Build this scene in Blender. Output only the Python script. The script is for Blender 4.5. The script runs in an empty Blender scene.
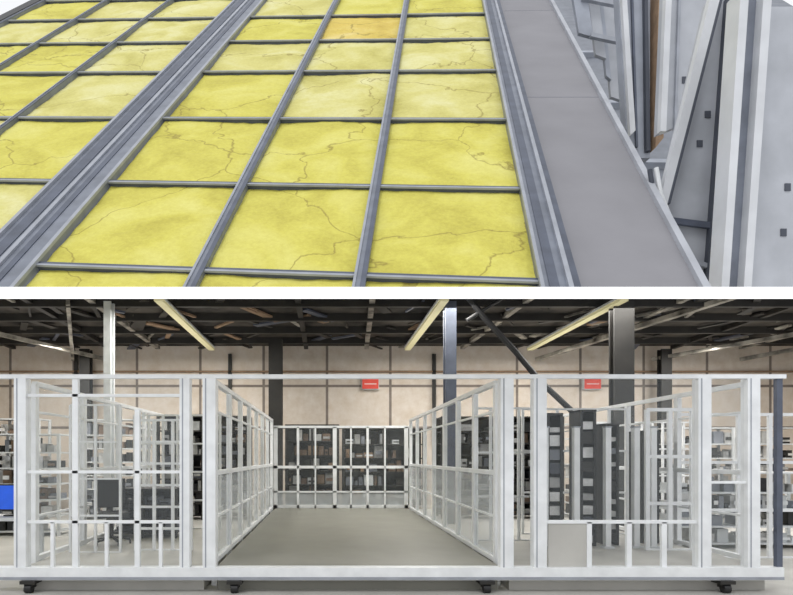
import bpy, math, random, bmesh
from mathutils import Vector, Matrix
random.seed(7)
S=bpy.context.scene
EYE=1.62
def lin(c):
    return tuple(((x/255)/12.92 if x/255<=0.04045 else ((x/255+0.055)/1.055)**2.4) for x in c)+(1,)
def mat(name,c,rough=0.6,metal=0,var=0.12,scale=6,emit=0,bump=0.0):
    m=bpy.data.materials.new(name); m.use_nodes=True
    nt=m.node_tree; b=nt.nodes['Principled BSDF']
    tc=nt.nodes.new('ShaderNodeTexCoord'); n=nt.nodes.new('ShaderNodeTexNoise')
    n.inputs['Scale'].default_value=scale; n.inputs['Detail'].default_value=5
    nt.links.new(tc.outputs['Object'],n.inputs['Vector'])
    r=nt.nodes.new('ShaderNodeValToRGB'); L=lin(c)
    r.color_ramp.elements[0].position=.3; r.color_ramp.elements[1].position=.7
    r.color_ramp.elements[0].color=tuple(max(0,x*(1-var*1.5)) for x in L[:3])+(1,)
    r.color_ramp.elements[1].color=tuple(min(1,x*(1+var)) for x in L[:3])+(1,)
    nt.links.new(n.outputs['Fac'],r.inputs['Fac']); nt.links.new(r.outputs['Color'],b.inputs['Base Color'])
    b.inputs['Roughness'].default_value=rough; b.inputs['Metallic'].default_value=metal
    if emit:
        b.inputs['Emission Color'].default_value=L; b.inputs['Emission Strength'].default_value=emit
    if bump:
        bp=nt.nodes.new('ShaderNodeBump'); bp.inputs['Strength'].default_value=bump; bp.inputs['Distance'].default_value=.05
        nt.links.new(n.outputs['Fac'],bp.inputs['Height']); nt.links.new(bp.outputs['Normal'],b.inputs['Normal'])
    return m
def insul(name,c1,c2,c3):
    m=bpy.data.materials.new(name); m.use_nodes=True; nt=m.node_tree; N=nt.nodes; K=nt.links
    b=N['Principled BSDF']; b.inputs['Roughness'].default_value=.85
    tc=N.new('ShaderNodeTexCoord')
    n1=N.new('ShaderNodeTexNoise'); n1.inputs['Scale'].default_value=1.0; n1.inputs['Detail'].default_value=10; n1.inputs['Distortion'].default_value=.6
    n2=N.new('ShaderNodeTexNoise'); n2.inputs['Scale'].default_value=16; n2.inputs['Detail'].default_value=8;n2.inputs['Roughness'].default_value=.75
    K.new(tc.outputs['Object'],n1.inputs['Vector']); K.new(tc.outputs['Object'],n2.inputs['Vector'])
    r=N.new('ShaderNodeValToRGB'); r.color_ramp.elements[0].position=.3; r.color_ramp.elements[1].position=.72
    r.color_ramp.elements[0].color=lin(c1); r.color_ramp.elements[1].color=lin(c3)
    e=r.color_ramp.elements.new(.5);e.color=lin(c2)
    K.new(n1.outputs['Fac'],r.inputs['Fac'])
    mx=N.new('ShaderNodeMix'); mx.data_type='RGBA'; mx.blend_type='OVERLAY'; mx.inputs['Factor'].default_value=.4
    K.new(r.outputs['Color'],mx.inputs['A']); K.new(n2.outputs['Fac'],mx.inputs['B'])
    ad=N.new('ShaderNodeVectorMath'); ad.operation='MULTIPLY_ADD'; ad.inputs[1].default_value=(1.2,1.2,1.2)
    K.new(n1.outputs['Color'],ad.inputs[0]); K.new(tc.outputs['Object'],ad.inputs[2])
    v=N.new('ShaderNodeTexVoronoi'); v.feature='DISTANCE_TO_EDGE'; v.inputs['Scale'].default_value=.4
    K.new(ad.outputs[0],v.inputs['Vector'])
    rr=N.new('ShaderNodeValToRGB'); rr.color_ramp.elements[0].position=0; rr.color_ramp.elements[1].position=.008
    rr.color_ramp.elements[0].color=(.75,.75,.75,1); rr.color_ramp.elements[1].color=(0,0,0,1)
    K.new(v.outputs['Distance'],rr.inputs['Fac'])
    m2=N.new('ShaderNodeMix'); m2.data_type='RGBA'
    K.new(rr.outputs['Color'],m2.inputs['Factor']); K.new(mx.outputs['Result'],m2.inputs['A']); m2.inputs['B'].default_value=lin((138,120,55))
    K.new(m2.outputs['Result'],b.inputs['Base Color'])
    n3=N.new('ShaderNodeTexNoise'); n3.inputs['Scale'].default_value=2.6; n3.inputs['Detail'].default_value=6; n3.inputs['Distortion'].default_value=1.2
    K.new(tc.outputs['Object'],n3.inputs['Vector'])
    bp=N.new('ShaderNodeBump'); bp.inputs['Strength'].default_value=.4; bp.inputs['Distance'].default_value=.1
    K.new(n3.outputs['Fac'],bp.inputs['Height']); K.new(bp.outputs['Normal'],b.inputs['Normal'])
    return m
def glass(name,c,a):
    m=bpy.data.materials.new(name); m.use_nodes=True; nt=m.node_tree; N=nt.nodes
    b=N['Principled BSDF']; b.inputs['Base Color'].default_value=lin(c); b.inputs['Roughness'].default_value=.12
    b.inputs['Alpha'].default_value=a
    return m
M=dict(
 white=mat('white_aluminium',(230,232,233),.35,0,.06,5),
 white2=mat('painted_steel',(204,207,208),.45,0,.1,5),
 silver=mat('silver_sheet',(196,196,194),.3,.4,.25,5),
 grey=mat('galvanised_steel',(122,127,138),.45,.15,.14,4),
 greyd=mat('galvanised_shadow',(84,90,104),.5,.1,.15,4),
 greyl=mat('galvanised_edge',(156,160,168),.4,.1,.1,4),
 deck=mat('deck_board',(139,138,142),.8,0,.05,1.2),
 plat=mat('platform_vinyl',(134,133,124),.55,0,.05,2),
 conc=mat('concrete',(180,178,172),.7,0,.1,1.5),
 dark=mat('dark_steel',(38,36,33),.6,0,.25,3),
 black=mat('black_plastic',(28,28,29),.5,0,.2,6),
 ceil=mat('ceiling_sheet',(66,61,55),.9,0,.66,1.3),
 foil=mat('ceiling_foil',(150,145,135),.5,0,.6,3),
 brown=mat('cardboard',(118,98,82),.8,0,.2,6),
 rust=mat('rust_timber',(145,120,96),.8,0,.15,6),
 red=mat('sign_red',(225,75,60),.6,0,.05,6),
 blue=mat('blue_plastic',(30,90,215),.5,0,.1,6,emit=.35),
 tube=mat('lamp_batten',(212,204,160),.5,0,.03,6,emit=.28),
 bluegrey=mat('bluegrey_panel',(158,163,173),.6,0,.1,2),
 midgrey=mat('midgrey_panel',(122,126,134),.6,0,.12,2),
 haze=mat('pale_equipment',(168,168,166),.5,0,.2,4),
 lightp=mat('perforated_sheet',(174,177,183),.5,0,.1,2),
 upw=mat('upright_white',(205,207,210),.5,0,.08,2),
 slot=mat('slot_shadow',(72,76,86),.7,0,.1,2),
 divider=mat('glowing_divider',(255,255,255),.6,0,0,5,emit=.6),  # glow put into the divider strip, which is no lamp
 y1=insul('glass_wool_a',(186,176,74),(208,200,92),(220,214,122)),
 y2=insul('glass_wool_b',(192,184,100),(210,203,124),(224,220,164)),
 y3=insul('glass_wool_c',(194,168,74),(214,190,92),(226,208,136)),
 gl=glass('clear_glass',(205,212,214),.045),
 fr=glass('frosted_glass',(225,230,232),.36),
)
class MB:
    def __init__(s): s.v=[];s.f=[];s.m=[];s.mats=[]
    def mi(s,k):
        if k not in s.mats: s.mats.append(k)
        return s.mats.index(k)
    def hexa(s,p,k):
        b=len(s.v); s.v+= [tuple(x) for x in p]; i=s.mi(k)
        for q in((0,3,2,1),(4,5,6,7),(0,1,5,4),(1,2,6,5),(2,3,7,6),(3,0,4,7)):
            s.f.append(tuple(b+j for j in q)); s.m.append(i)
    def box(s,x0,x1,y0,y1,z0,z1,k):
        s.hexa([(x0,y0,z0),(x1,y0,z0),(x1,y1,z0),(x0,y1,z0),(x0,y0,z1),(x1,y0,z1),(x1,y1,z1),(x0,y1,z1)],k)
    def beam(s,a,b,w,h,k,up=(0,0,1)):
        a=Vector(a);b=Vector(b);d=(b-a).normalized();u=Vector(up)
        if abs(d.dot(u))>.98:u=Vector((0,1,0))
        r=d.cross(u).normalized()*w/2;t=r.cross(d).normalized()*h/2
        s.hexa([a-r-t,a+r-t,a+r+t,a-r+t,b-r-t,b+r-t,b+r+t,b-r+t],k)
    def tube(s,pts,rad,k,n=10):
        pts=[Vector(p) for p in pts]; i=s.mi(k); rings=[]
        for j,p in enumerate(pts):
            d=(pts[min(j+1,len(pts)-1)]-pts[max(j-1,0)]).normalized()
            a=d.orthogonal().normalized() if abs(d.y)>.9 else d.cross(Vector((0,1,0))).normalized()
            c=d.cross(a); b=len(s.v)
            s.v+=[tuple(p+(a*math.cos(2*math.pi*q/n)+c*math.sin(2*math.pi*q/n))*rad) for q in range(n)]; rings.append(b)
        for A,B in zip(rings,rings[1:]):
            for q in range(n): s.f.append((A+q,A+(q+1)%n,B+(q+1)%n,B+q)); s.m.append(i)
        s.f.append(tuple(rings[0]+q for q in range(n)));s.m.append(i)
        s.f.append(tuple(rings[-1]+q for q in range(n)));s.m.append(i)
    def prism(s,pts,y0,y1,k):
        b=len(s.v);n=len(pts);i=s.mi(k)
        s.v+=[(x,y0,z) for x,z in pts]+[(x,y1,z) for x,z in pts]
        s.f.append(tuple(range(b,b+n)));s.f.append(tuple(reversed(range(b+n,b+2*n))));s.m+=[i,i]
        for j in range(n): s.f.append((b+j,b+(j+1)%n,b+n+(j+1)%n,b+n+j));s.m.append(i)
    def done(s,name,mw=None,bevel=0,trim=False):
        me=bpy.data.meshes.new(name);me.from_pydata(s.v,[],s.f)
        for k in s.mats: me.materials.append(M[k])
        for p,i in zip(me.polygons,s.m): p.material_index=i
        me.validate();me.update()
        o=bpy.data.objects.new(name,me);S.collection.objects.link(o)
        bm=bmesh.new();bm.from_mesh(me)
        if trim:   # upper meshes are cut off along a sloping plane through the camera
            pc=Vector((0,6,EYE+6*.2735));pn=Vector((0,-.2735,1))
            if mw: inv=mw.inverted();pc=inv@pc;pn=(inv.to_3x3()@pn)
            r=bmesh.ops.bisect_plane(bm,geom=bm.verts[:]+bm.edges[:]+bm.faces[:],plane_co=pc,plane_no=pn,clear_inner=True)
            ed=[e for e in r['geom_cut'] if isinstance(e,bmesh.types.BMEdge)]
            if ed and trim!='open': bmesh.ops.holes_fill(bm,edges=ed)
        bmesh.ops.recalc_face_normals(bm,faces=bm.faces);bm.to_mesh(me);bm.free()
        if mw: o.matrix_world=mw
        if bevel:
            md=o.modifiers.new('b','BEVEL');md.width=bevel;md.segments=2
        return o
# ================= UPPER: sloping insulated grid =================
U=Vector((.9912,-.1136,-.0678));V=Vector((.1266,.6661,.735));N=Vector((-.0383,-.7371,.6746))
O=Vector((.3575,6.5,1.9175+EYE))
MW=Matrix(((U.x,V.x,N.x,O.x),(U.y,V.y,N.y,O.y),(U.z,V.z,N.z,O.z),(0,0,0,1)))
V0,V1=-1.2,16.5
b=MB()
for u in (-10.2,-8.3,-6.43,-1.82,0):
    w=.065 if u>-3 else .04
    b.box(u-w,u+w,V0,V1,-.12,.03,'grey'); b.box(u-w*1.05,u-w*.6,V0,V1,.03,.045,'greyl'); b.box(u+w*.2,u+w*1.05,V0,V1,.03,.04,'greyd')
rows=[.1,2.34,4.85,7.4,9.6,11.8,14.0,16.2]
spans=[(-10.2,-4.57),(-3.77,1.93)]
for v in rows:
    for a,c in spans:
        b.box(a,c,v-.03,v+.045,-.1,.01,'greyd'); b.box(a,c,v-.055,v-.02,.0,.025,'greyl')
b.box(-4.57,-3.77,V0,V1,-.12,.02,'grey')
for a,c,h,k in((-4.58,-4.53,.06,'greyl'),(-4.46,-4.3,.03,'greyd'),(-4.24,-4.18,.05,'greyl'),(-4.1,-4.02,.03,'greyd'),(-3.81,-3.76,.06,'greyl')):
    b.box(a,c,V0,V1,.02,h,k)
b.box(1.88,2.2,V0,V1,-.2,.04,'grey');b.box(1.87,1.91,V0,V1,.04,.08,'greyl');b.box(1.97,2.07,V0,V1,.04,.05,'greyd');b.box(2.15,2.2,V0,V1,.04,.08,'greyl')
b.box(-10.55,-10.25,V0,V1,-.2,.06,'black')
b.done('roof_grid_frame',MW,trim=True)
b=MB()
def puff(u0,u1,v0,v1,k):
    n=14;base=len(b.v);i=b.mi(k);ph=random.random()*9
    for q in range(n+1):
        for p in range(n+1):
            s,t=p/n,q/n
            h=.03*(1-(2*s-1)**4)*(1-(2*t-1)**4)+.015*math.sin(5*s+ph)*math.sin(4*t+ph*2)+random.uniform(-.007,.007)
            b.v.append((u0+(u1-u0)*s,v0+(v1-v0)*t,-.05+h))
    for q in range(n):
        for p in range(n):
            a=base+q*(n+1)+p;b.f.append((a,a+1,a+n+2,a+n+1));b.m.append(i)
cols=[(-10.2,-8.3),(-8.3,-6.43),(-6.43,-4.57),(-3.77,-1.82),(-1.82,0),(0,1.93)]
vr=[-1.2]+rows
for (a,c) in cols:
    for j,(p,q) in enumerate(zip(vr,vr[1:])):
        k='y1' if (j<3 and a>-5) else random.choice(['y2','y2','y2','y1'])
        if j==5 and a==-1.82:k='y3'
        puff(a+.02,c-.02,p,q,k)
o=b.done('glass_wool_insulation',MW,trim='open')
for p in o.data.polygons:p.use_smooth=True
b=MB()
b.box(2.2,3.58,V0,V1,-.25,-.12,'deck');b.box(2.2,2.32,V0,V1,-.12,-.02,'greyd')
b.box(3.58,3.66,V0,V1,-.3,-.06,'lightp')
for v in(6.3,12.6): b.box(2.32,3.58,v-.006,v+.006,-.12,-.118,'greyd')
b.done('walkway_deck',MW,trim=True)
b=MB();b.box(-1,18,-4,36,-4.2,-4,'midgrey')
for v in(2,5,9,13,18,24): b.box(3,16,v,v+.25,-4,-3.8,'bluegrey')
b.done('lower_deck',MW,trim=True)
b=MB()
for i,(x0,x1,k) in enumerate(((5.75,6.1,'bluegrey'),(6.2,6.45,'lightp'),(6.5,6.62,'bluegrey'),(6.66,6.95,'lightp'),(7.0,7.1,'midgrey'),(7.14,7.5,'bluegrey'))):
    b.prism([(x0,13.6),(x1,13.6),(x1+.3,11.7-i*.45),(x0+.3,11.8-i*.45)],14.4+.1*i,14.5+.1*i,k)
b.beam((6.1,14.35,12.6),(7.6,14.35,12.3),.1,.1,'greyl');b.beam((6.3,14.35,11.7),(7.7,14.35,11.4),.1,.1,'greyl')
b.done('guard_frame',trim=True)
b=MB()
b.prism([(5.82,10.9),(6.46,10.9),(6.46,7.6),(6.2,7.6),(5.98,8.2)],12,12.2,'bluegrey')
b.prism([(5.84,10.9),(5.94,10.9),(6.12,8.1),(6.02,8.0)],11.9,12,'upw')
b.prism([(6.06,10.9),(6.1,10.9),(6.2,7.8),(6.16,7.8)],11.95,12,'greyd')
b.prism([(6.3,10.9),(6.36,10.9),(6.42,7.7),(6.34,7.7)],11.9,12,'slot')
b.prism([(6.52,10.9),(6.68,10.9),(6.62,7.9),(6.46,7.7)],11.8,12.1,'rust')
b.done('upright_panel',trim=True)
def slots(b,pts,y,w=.045,h=.05):
    for x,z in pts:
        b.box(x-w,x+w,y-.012,y,z-h,z+h,'slot')
b=MB()
b.prism([(5.6,9.4),(6.55,9.4),(6.3,7.3),(5.5,7.0)],10,10.1,'lightp')
b.prism([(5.6,9.4),(5.7,9.4),(5.6,7.0),(5.5,7.0)],9.9,10,'upw')
b.prism([(5.84,9.4),(5.88,9.4),(5.8,7.05),(5.76,7.05)],9.95,10,'greyl')
slots(b,((5.97,7.9),(5.95,7.4)),10,.055,.055)
b.done('perforated_panel',trim=True)
b=MB()
b.prism([(5.2,7.85),(5.75,7.85),(5.3,3.0),(4.9,3.0),(4.62,4.3),(4.5,4.9)],8.2,8.3,'lightp')
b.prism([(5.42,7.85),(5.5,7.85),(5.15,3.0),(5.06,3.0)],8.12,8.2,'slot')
slots(b,((5.2,6.3),(5.09,5.9)),8.2,.04,.045)
b.prism([(5.14,7.85),(5.27,7.85),(4.54,5.0),(4.43,5.0)],8.0,8.1,'upw')
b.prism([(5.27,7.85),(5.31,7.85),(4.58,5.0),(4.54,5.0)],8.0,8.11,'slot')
b.beam((4.5,8.15,4.85),(5.3,8.15,4.75),.05,.08,'greyd');b.beam((4.75,8.15,4.35),(5.2,8.15,4.2),.05,.06,'greyl')
b.done('leaning_brace',trim=True)
b=MB()
pts=[(4.36,7.95,5.45),(4.42,7.95,5.1),(4.58,7.95,4.7),(4.8,7.95,4.3),(5.02,7.95,3.7)]
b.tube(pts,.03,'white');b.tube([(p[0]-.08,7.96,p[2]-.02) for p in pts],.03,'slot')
b.done('hose_pipe',trim=True)
b=MB()
b.prism([(4.83,7.1),(4.93,7.1),(4.68,3.4),(4.59,3.4)],7,7.25,'upw')
b.prism([(4.93,7.1),(5.1,7.1),(4.85,3.4),(4.68,3.4)],7.12,7.25,'grey')
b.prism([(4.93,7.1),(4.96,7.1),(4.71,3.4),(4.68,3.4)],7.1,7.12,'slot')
b.prism([(5.1,7.1),(5.2,7.1),(4.94,3.4),(4.85,3.4)],7,7.25,'upw')
b.done('steel_upright',trim=True)
b=MB()
b.prism([(5.22,7.1),(6.2,7.1),(6.2,3.0),(4.96,3.0)],7.3,7.4,'lightp')
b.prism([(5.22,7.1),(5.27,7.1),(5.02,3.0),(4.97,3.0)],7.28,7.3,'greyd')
slots(b,((5.55,4.35),(5.6,4.9)),7.3,.035,.045)
b.done('perforated_panel',trim=True)
b=MB();b.box(-6.5,8.5,5.6,5.63,3.104,3.207,'divider');b.done('divider_strip')  # added white strip parting upper and lower scenes, not a building part

# ================= LOWER: warehouse interior =================
b=MB();b.box(-10.5,15,4,18.2,-.2,0,'conc');b.done('floor')
m=bpy.data.materials.new('block_wall');m.use_nodes=True;nt=m.node_tree
tc=nt.nodes.new('ShaderNodeTexCoord');mp=nt.nodes.new('ShaderNodeMapping');mp.inputs['Rotation'].default_value=(math.pi/2,0,0)
br=nt.nodes.new('ShaderNodeTexBrick');br.inputs['Scale'].default_value=1
br.inputs['Brick Width'].default_value=1.9;br.inputs['Row Height'].default_value=1.25;br.inputs['Mortar Size'].default_value=.04
br.inputs['Color1'].default_value=lin((222,210,196));br.inputs['Color2'].default_value=lin((208,197,184));br.inputs['Mortar'].default_value=lin((130,120,112));br.offset=.0
nt.links.new(tc.outputs['Object'],mp.inputs['Vector']);nt.links.new(mp.outputs['Vector'],br.inputs['Vector'])
nz=nt.nodes.new('ShaderNodeTexNoise');nz.inputs['Scale'].default_value=3;nz.inputs['Detail'].default_value=9;nz.inputs['Roughness'].default_value=.7
nt.links.new(tc.outputs['Object'],nz.inputs['Vector'])
mx=nt.nodes.new('ShaderNodeMix');mx.data_type='RGBA';mx.blend_type='OVERLAY';mx.inputs['Factor'].default_value=.5
nt.links.new(br.outputs['Color'],mx.inputs['A']);nt.links.new(nz.outputs['Fac'],mx.inputs['B'])
nt.links.new(mx.outputs['Result'],nt.nodes['Principled BSDF'].inputs['Base Color']);nt.nodes['Principled BSDF'].inputs['Roughness'].default_value=.9
M['block']=m
b=MB();b.box(-10.5,15,18,18.2,0,4.95,'block');b.done('wall_back')
b=MB();b.box(-10.7,-10.5,8.5,18.2,0,4.95,'block');b.done('wall_left')
b=MB();b.box(15,15.2,8.5,18.2,0,4.95,'block');b.done('wall_right')
b=MB();b.box(-10.7,15.2,11,18.2,4.95,5.1,'ceil');b.done('ceiling')
b=MB()
for y in(12.6,13.9,15.3,16.7): b.box(-10.4,14.9,y,y+.1,4.78,4.95,'dark')
for i in range(150):
    x=random.uniform(-10,14);y=random.uniform(12.0,17.2)
    b.beam((x,y,4.9),(x+random.uniform(-.9,.9),y+random.uniform(.3,1.3),4.86),random.uniform(.03,.22),.04,random.choice(['foil','rust','dark','ceil','greyd','dark','dark']))
for x in(-9,-6.2,-4.9,-.6,.9,4.2,7.4,10,12.5): b.beam((x,11.5,4.9),(x+random.uniform(-.3,.3),17.7,4.85),.12,.1,random.choice(['dark','foil']))
b.beam((8.2,12,4.85),(6.2,17.7,4.5),.14,.1,'foil');b.beam((13.4,13,4.85),(9.6,17.7,4.5),.14,.1,'foil');b.beam((14.4,14.5,4.8),(12.2,17.7,4.5),.12,.1,'foil')
b.beam((-9.5,13,4.85),(-6.5,17.7,4.5),.1,.1,'foil');b.beam((-5.4,12.5,4.85),(-7.5,17.7,4.5),.08,.1,'foil')
b.box(-10.4,14.9,17.9,17.98,4.15,4.2,'rust')
for x in(-7.5,-2.9,3.2,9.1): b.box(x-.05,x+.05,17.9,18,2.0,4.7,'dark')
b.done('ceiling_joists')
for i,x in enumerate((-3.27,2.28,5.75)):
    b=MB();b.box(x-.08,x+.08,11.6,17.0,4.64,4.7,'tube');b.box(x-.1,x+.1,11.6,17.0,4.7,4.74,'white2');b.done('batten_lamp')
for x,y,w,k in((-1.36,15.8,.36,'dark'),(2.48,12.0,.22,'greyd'),(5.95,12,.4,'dark'),(-4.4,12,.14,'white2'),(-7.0,17.3,.3,'dark'),(9.8,17.3,.3,'dark')):
    b=MB();h=4.74
    b.box(x-w/2,x+w/2,y,y+.05,0,h,k);b.box(x-w/2,x+w/2,y+.2,y+.25,0,h,k);b.box(x-w*.15,x+w*.15,y+.05,y+.2,0,h,k);b.box(x-w*.8,x+w*.8,y-.08,y+.32,0,.03,k)
    b.done('steel_column')
b=MB();b.tube([(2.75,11.8,4.8),(3.1,11.8,4.35),(3.7,11.8,3.7),(4.2,11.8,3.1),(4.95,11.8,2.4)],.06,'black');b.tube([(2.75,11.8,4.3),(3.6,11.8,4.85)],.04,'black');b.done('diagonal_brace_pipe')
for x in(1.29,7.9):
    b=MB();b.box(x-.24,x+.24,17.82,17.85,3.65,3.95,'red');b.box(x-.26,x+.26,17.85,18,3.63,3.97,'white2')
    b.box(x-.18,x+.18,17.815,17.82,3.78,3.8,'white');b.done('wall_sign')
Y=7.2
F=MB()
F.box(-4.1,5.45,Y-.05,Y+.1,.15,.30,'white');F.box(-4.1,5.45,Y-.055,Y-.05,.155,.19,'greyl')
F.box(-4.1,5.5,Y-.02,Y+.05,2.56,2.61,'white')
for a,c in((-3.744,-3.60),(-1.764,-1.644),(-1.488,-1.332),(2.076,2.232),(2.472,2.628),(4.44,4.596),(5.03,5.18)):
    F.box(a,c,Y-.03,Y+.1,.3,2.56,'white');F.box(a+.03,a+.045,Y-.034,Y-.03,.3,2.56,'greyl')
F.box(-3.06,-2.99,Y,Y+.06,.3,2.56,'white');F.box(-2.31,-2.25,Y,Y+.06,.3,2.2,'white')
F.box(5.4,5.47,Y,Y+.06,.3,2.56,'greyd')
for z in(2.36,1.44,.84): F.box(-3.6,-1.76,Y,Y+.05,z-.018,z+.018,'white')
F.box(2.63,4.44,Y,Y+.05,.82,.86,'white');F.box(4.6,5.03,Y,Y+.05,1.3,1.33,'white')
for x in(-3.3,-2.65,-2.0):F.box(x-.02,x+.02,Y,Y+.05,.3,.84,'white')
for x in(3.15,3.63,4.05):F.box(x-.03,x+.03,Y,Y+.05,.3,.84,'white')
F.box(2.66,3.12,Y+.01,Y+.03,.3,.82,'conc')
for a,c in((-3.6,-1.77),(2.64,4.43),(4.61,5.02)): F.box(a,c,Y+.02,Y+.03,.3,2.55,'gl')
F.done('glazed_partition_front',bevel=.004)
for x in(-3.55,-1.1,1.9,4.75):
    b=MB();b.box(x-.09,x+.09,Y-.1,Y+.08,.11,.149,'dark');b.tube([(x-.04,Y-.05,.055),(x+.04,Y-.05,.055)],.055,'black',14);b.box(x-.05,x+.05,Y-.07,Y+.03,.06,.11,'dark');b.done('castor_foot')
b=MB();b.box(-1.33,2.08,Y+.12,15.45,.0,.30,'plat');b.done('corridor_platform')
b=MB();b.box(-3.7,-1.5,Y+.12,15.45,.0,.28,'conc');b.done('room_platform')
b=MB();b.box(2.22,5.34,Y+.12,15.45,.0,.28,'conc');b.done('room_platform')
def side(x,name,y0,y1,n,lowk='fr'):
    s=MB()
    for i in range(n+1):
        y=y0+(y1-y0)*i/n
        s.box(x-.035,x+.035,y-.05,y+.05,0,2.56,'white')
        if i<n:
            s.box(x-.005,x+.005,y+.05,y+(y1-y0)/n-.05,.34,1.4,lowk);s.box(x-.005,x+.005,y+.05,y+(y1-y0)/n-.05,1.45,2.5,'gl')
    for z in(.32,1.42,2.56): s.box(x-.04,x+.04,y0,y1,z-.03,z+.03,'white')
    for z in(.86,2.2): s.box(x-.02,x+.02,y0,y1,z-.015,z+.015,'white')
    s.done(name,bevel=.004)
side(-1.42,'glazed_partition_side',7.6,15.4,7)
side(2.15,'glazed_partition_side',7.6,15.4,7)
side(-3.75,'glazed_partition_side',7.7,15.4,5,'gl')
side(5.4,'glazed_partition_side',7.7,15.4,5,'gl')
b=MB()
for x,w in((-1.33,.05),(-.75,.03),(-.3,.02),(.2,.05),(.62,.02),(1.05,.03),(1.5,.02),(2.05,.05)):
    b.box(x-w,x+w,15.5,15.58,.3,2.4,'white')
for z,w in((.34,.04),(.72,.02),(1.36,.035),(2.4,.03)):b.box(-1.38,2.12,15.5,15.58,z-w,z+w,'white')
b.box(-1.33,2.08,15.53,15.54,.3,.7,'fr');b.box(-1.33,2.08,15.53,15.54,.72,2.4,'gl')
b.done('glazed_partition_rear')
def rack(x0,x1,y,z0,z1,n,cols,seed,fr='dark',back=True):
    random.seed(seed);s=MB();d=.6
    for x in(x0,(x0+x1)/2,x1):
        for yy in(y,y+d): s.box(x-.03,x+.03,yy-.03,yy+.03,z0,z1,fr)
    for i in range(n):
        hh=(z1-z0-.15)/n;z=z0+.1+hh*i;s.box(x0,x1,y,y+d,z-.03,z,fr);x=x0+.06
        while x<x1-.2:
            w=random.uniform(.06,.26);h=random.uniform(.3,.88)*hh
            if random.random()<.9:
                kk=random.choice(cols);xe=min(x+w,x1-.05)
                s.box(x,xe,y+random.uniform(.05,.2),y+d-.1,z,z+h,kk)
                if random.random()<.5:s.box(x+.02,xe-.02,y+.04,y+.05,z+h*.3,z+h*.6,random.choice(cols))
            x+=w+.03
    s.box(x0,x1,y,y+d,z1-.03,z1,fr)
    if back:s.box(x0,x1,y+d-.03,y+d-.02,z0+.1,z1,'dark')
    return s.done('storage_rack')
G=['brown','dark','haze','silver','midgrey','silver','black','haze']
rack(-1.1,.3,16.2,0,2.5,6,['brown','dark','black','rust','haze','brown','silver'],1)
rack(.45,2.6,16.2,0,2.4,6,['brown','dark','haze','rust','midgrey','white2'],2)
rack(-9.4,-7.3,15.2,0,2.6,7,G,3,'white2',False)
rack(-6.6,-4.6,15.5,0,2.6,7,G,4,'white2',False)
rack(-3.6,-1.7,12.8,.28,2.5,8,G,5,'dark')
rack(-3.6,-2.5,9.9,.28,1.1,3,['black','dark','black','midgrey'],15,'dark')
rack(2.5,5.1,13,.28,2.5,8,G,6,'dark')
rack(6.3,8.4,15.5,0,2.5,7,['silver','haze','brown','midgrey','silver','dark'],8,'white2',False)
rack(9,12.4,15.8,0,2.4,6,['silver','haze','silver','midgrey','dark'],9,'white2',False)
rack(-8.2,-5.5,12.3,0,2.1,6,G,21,'white2',False)
rack(6.1,8.6,10.6,0,1.35,4,['silver','black','white2','midgrey','silver'],33,'white2',False)
def screen(x0,x1,y,z0,z1,nx,nz,k='white',name='gridded_screen',w=.02):
    s=MB()
    for i in range(nx+1):
        x=x0+(x1-x0)*i/nx;s.box(x-w,x+w,y,y+.05,z0,z1,k)
    for i in range(nz+1):
        z=z0+(z1-z0)*i/nz;s.box(x0,x1,y+.005,y+.045,z-w*.8,z+w*.8,k)
    return s.done(name)
screen(-2.75,-1.95,8.6,.28,2.15,3,6,name='inner_door')
screen(-3.6,-2.9,8.4,.28,2.35,2,4,w=.015)
screen(-3.6,-2.0,11.2,.28,2.4,6,4)
screen(2.4,3.3,9.6,.28,2.4,4,3)
screen(3.4,5.2,10.4,.28,2.45,6,3)
screen(4.6,5.25,8.6,.28,2.3,2,3,w=.03)
screen(5.7,8.5,13.5,0,2.4,6,4,'white')
screen(5.6,7.6,9.6,0,2.3,4,3,'white',w=.03)
def cabinet(x,w,y,z0,z1,seed):
    random.seed(seed);s=MB()
    s.box(x-w/2,x+w/2,y+.38,y+.4,z0,z1,'dark')
    for q in(x-w/2,x+w/2): s.box(q-.02,q+.02,y,y+.42,z0,z1+.03,'black')
    n=9
    for i in range(n):
        z=z0+.05+(z1-z0-.1)*i/n
        s.box(x-w/2+.02,x+w/2-.02,y+.02,y+.38,z,z+(z1-z0)/n*random.uniform(.3,.8),random.choice(['dark','silver','haze','slot','midgrey','silver']))
    s.box(x-w/2-.02,x+w/2+.02,y-.01,y+.42,z1,z1+.03,'black')
    s.done('equipment_cabinet')
for i,(x,w,y,z) in enumerate(((3.42,.2,9.0,2.25),(3.92,.2,9.0,2.3),(4.33,.16,9.1,2.1),(5.02,.22,9.3,2.0))): cabinet(x,w,y,.28,z,i+40)
for x in(3.21,3.67,4.13,4.55,4.8):
    b=MB();b.box(x-.04,x+.04,8.8,8.9,.28,2.05,'white');b.box(x-.08,x+.08,8.77,8.93,.28,.31,'white2');b.box(x-.05,x+.05,8.79,8.91,2.05,2.07,'greyl');b.done('white_post')
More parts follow.
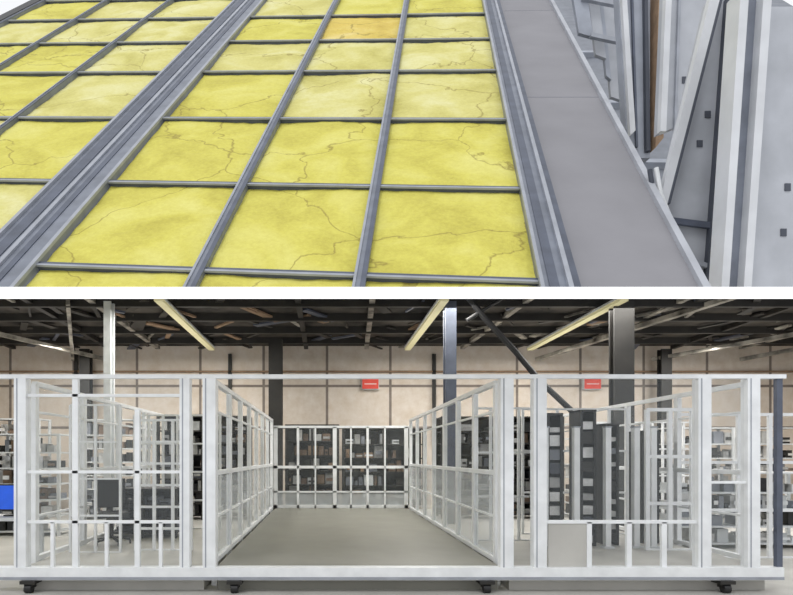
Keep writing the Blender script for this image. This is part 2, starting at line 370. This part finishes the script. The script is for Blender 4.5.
def chair(x,y,z,r):
    s=MB();s.tube([(0,0,.12),(0,0,.42)],.03,'dark')
    for i in range(5):
        a=i*2*math.pi/5;s.beam((0,0,.12),(.27*math.cos(a),.27*math.sin(a),.07),.04,.03,'black');s.tube([(.27*math.cos(a)-.015,.27*math.sin(a),.035),(.27*math.cos(a)+.015,.27*math.sin(a),.035)],.035,'black')
    s.box(-.24,.24,-.23,.23,.42,.5,'black');s.hexa([(-.2,.2,.55),(.2,.2,.55),(.2,.25,.55),(-.2,.25,.55),(-.22,.27,1.0),(.22,.27,1.0),(.22,.32,1.0),(-.22,.32,1.0)],'black')
    s.beam((0,.24,.45),(0,.26,.7),.06,.03,'black')
    for q in(-.27,.27): s.beam((q,-.12,.68),(q,.12,.68),.05,.03,'black');s.beam((q*.9,0,.46),(q,0,.68),.03,.03,'black')
    s.done('office_chair',Matrix.Translation((x,y,z))@Matrix.Rotation(r,4,'Z'),bevel=.012)
chair(-3.3,9.2,.28,.4)
b=MB();b.box(-5.3,-4.3,8.6,9.2,.7,.75,'white2')
for x in(-5.25,-4.35):
    for y in(8.65,9.15): b.box(x-.025,x+.025,y-.025,y+.025,0,.7,'white2')
b.done('work_table')
b=MB();b.box(-4.88,-4.37,8.85,8.89,.83,1.22,'black');b.box(-4.86,-4.39,8.84,8.85,.85,1.2,'blue');b.box(-4.66,-4.6,8.89,8.92,.77,.9,'black');b.box(-4.75,-4.5,8.8,8.98,.75,.77,'black');b.done('computer_monitor')
def area(n,loc,rot,sx,sy,e,c=(1,1,1)):
    l=bpy.data.lights.new(n,'AREA');l.shape='RECTANGLE';l.size=sx;l.size_y=sy;l.energy=e;l.color=c
    o=bpy.data.objects.new(n,l);o.location=loc;o.rotation_euler=rot;S.collection.objects.link(o)
for n,x in(('a',-7),('b',-3.27),('c',2.28),('d',5.75),('e',10)):
    area('ceiling_lamp_'+n,(x,13.6,4.6),(0,0,0),1.2,5.6,265,(1,.975,.93))
    area('ceiling_bounce_fill_'+n,(x,14.6,3.7),(math.pi,0,0),.3,4,9,(1,.96,.9))  # added unseen upward fill, standing in for light bounced onto the ceiling
sl=bpy.data.lights.new('sun','SUN');sl.energy=.9;sl.angle=.35;so=bpy.data.objects.new('sun',sl);S.collection.objects.link(so)
so.rotation_euler=(math.radians(28),math.radians(-18),0)
w=bpy.data.worlds.new('world');S.world=w;w.use_nodes=True
w.node_tree.nodes['Background'].inputs[0].default_value=(.95,.965,1,1);w.node_tree.nodes['Background'].inputs[1].default_value=1.0
S.view_settings.view_transform='Standard'
c=bpy.data.cameras.new('camera');co=bpy.data.objects.new('camera',c);S.collection.objects.link(co)
co.location=(0,0,EYE);co.rotation_euler=(math.pi/2,0,0);c.sensor_width=36;c.lens=600/793*36
c.shift_x=69.5/793;c.shift_y=159.5/793
S.camera=co
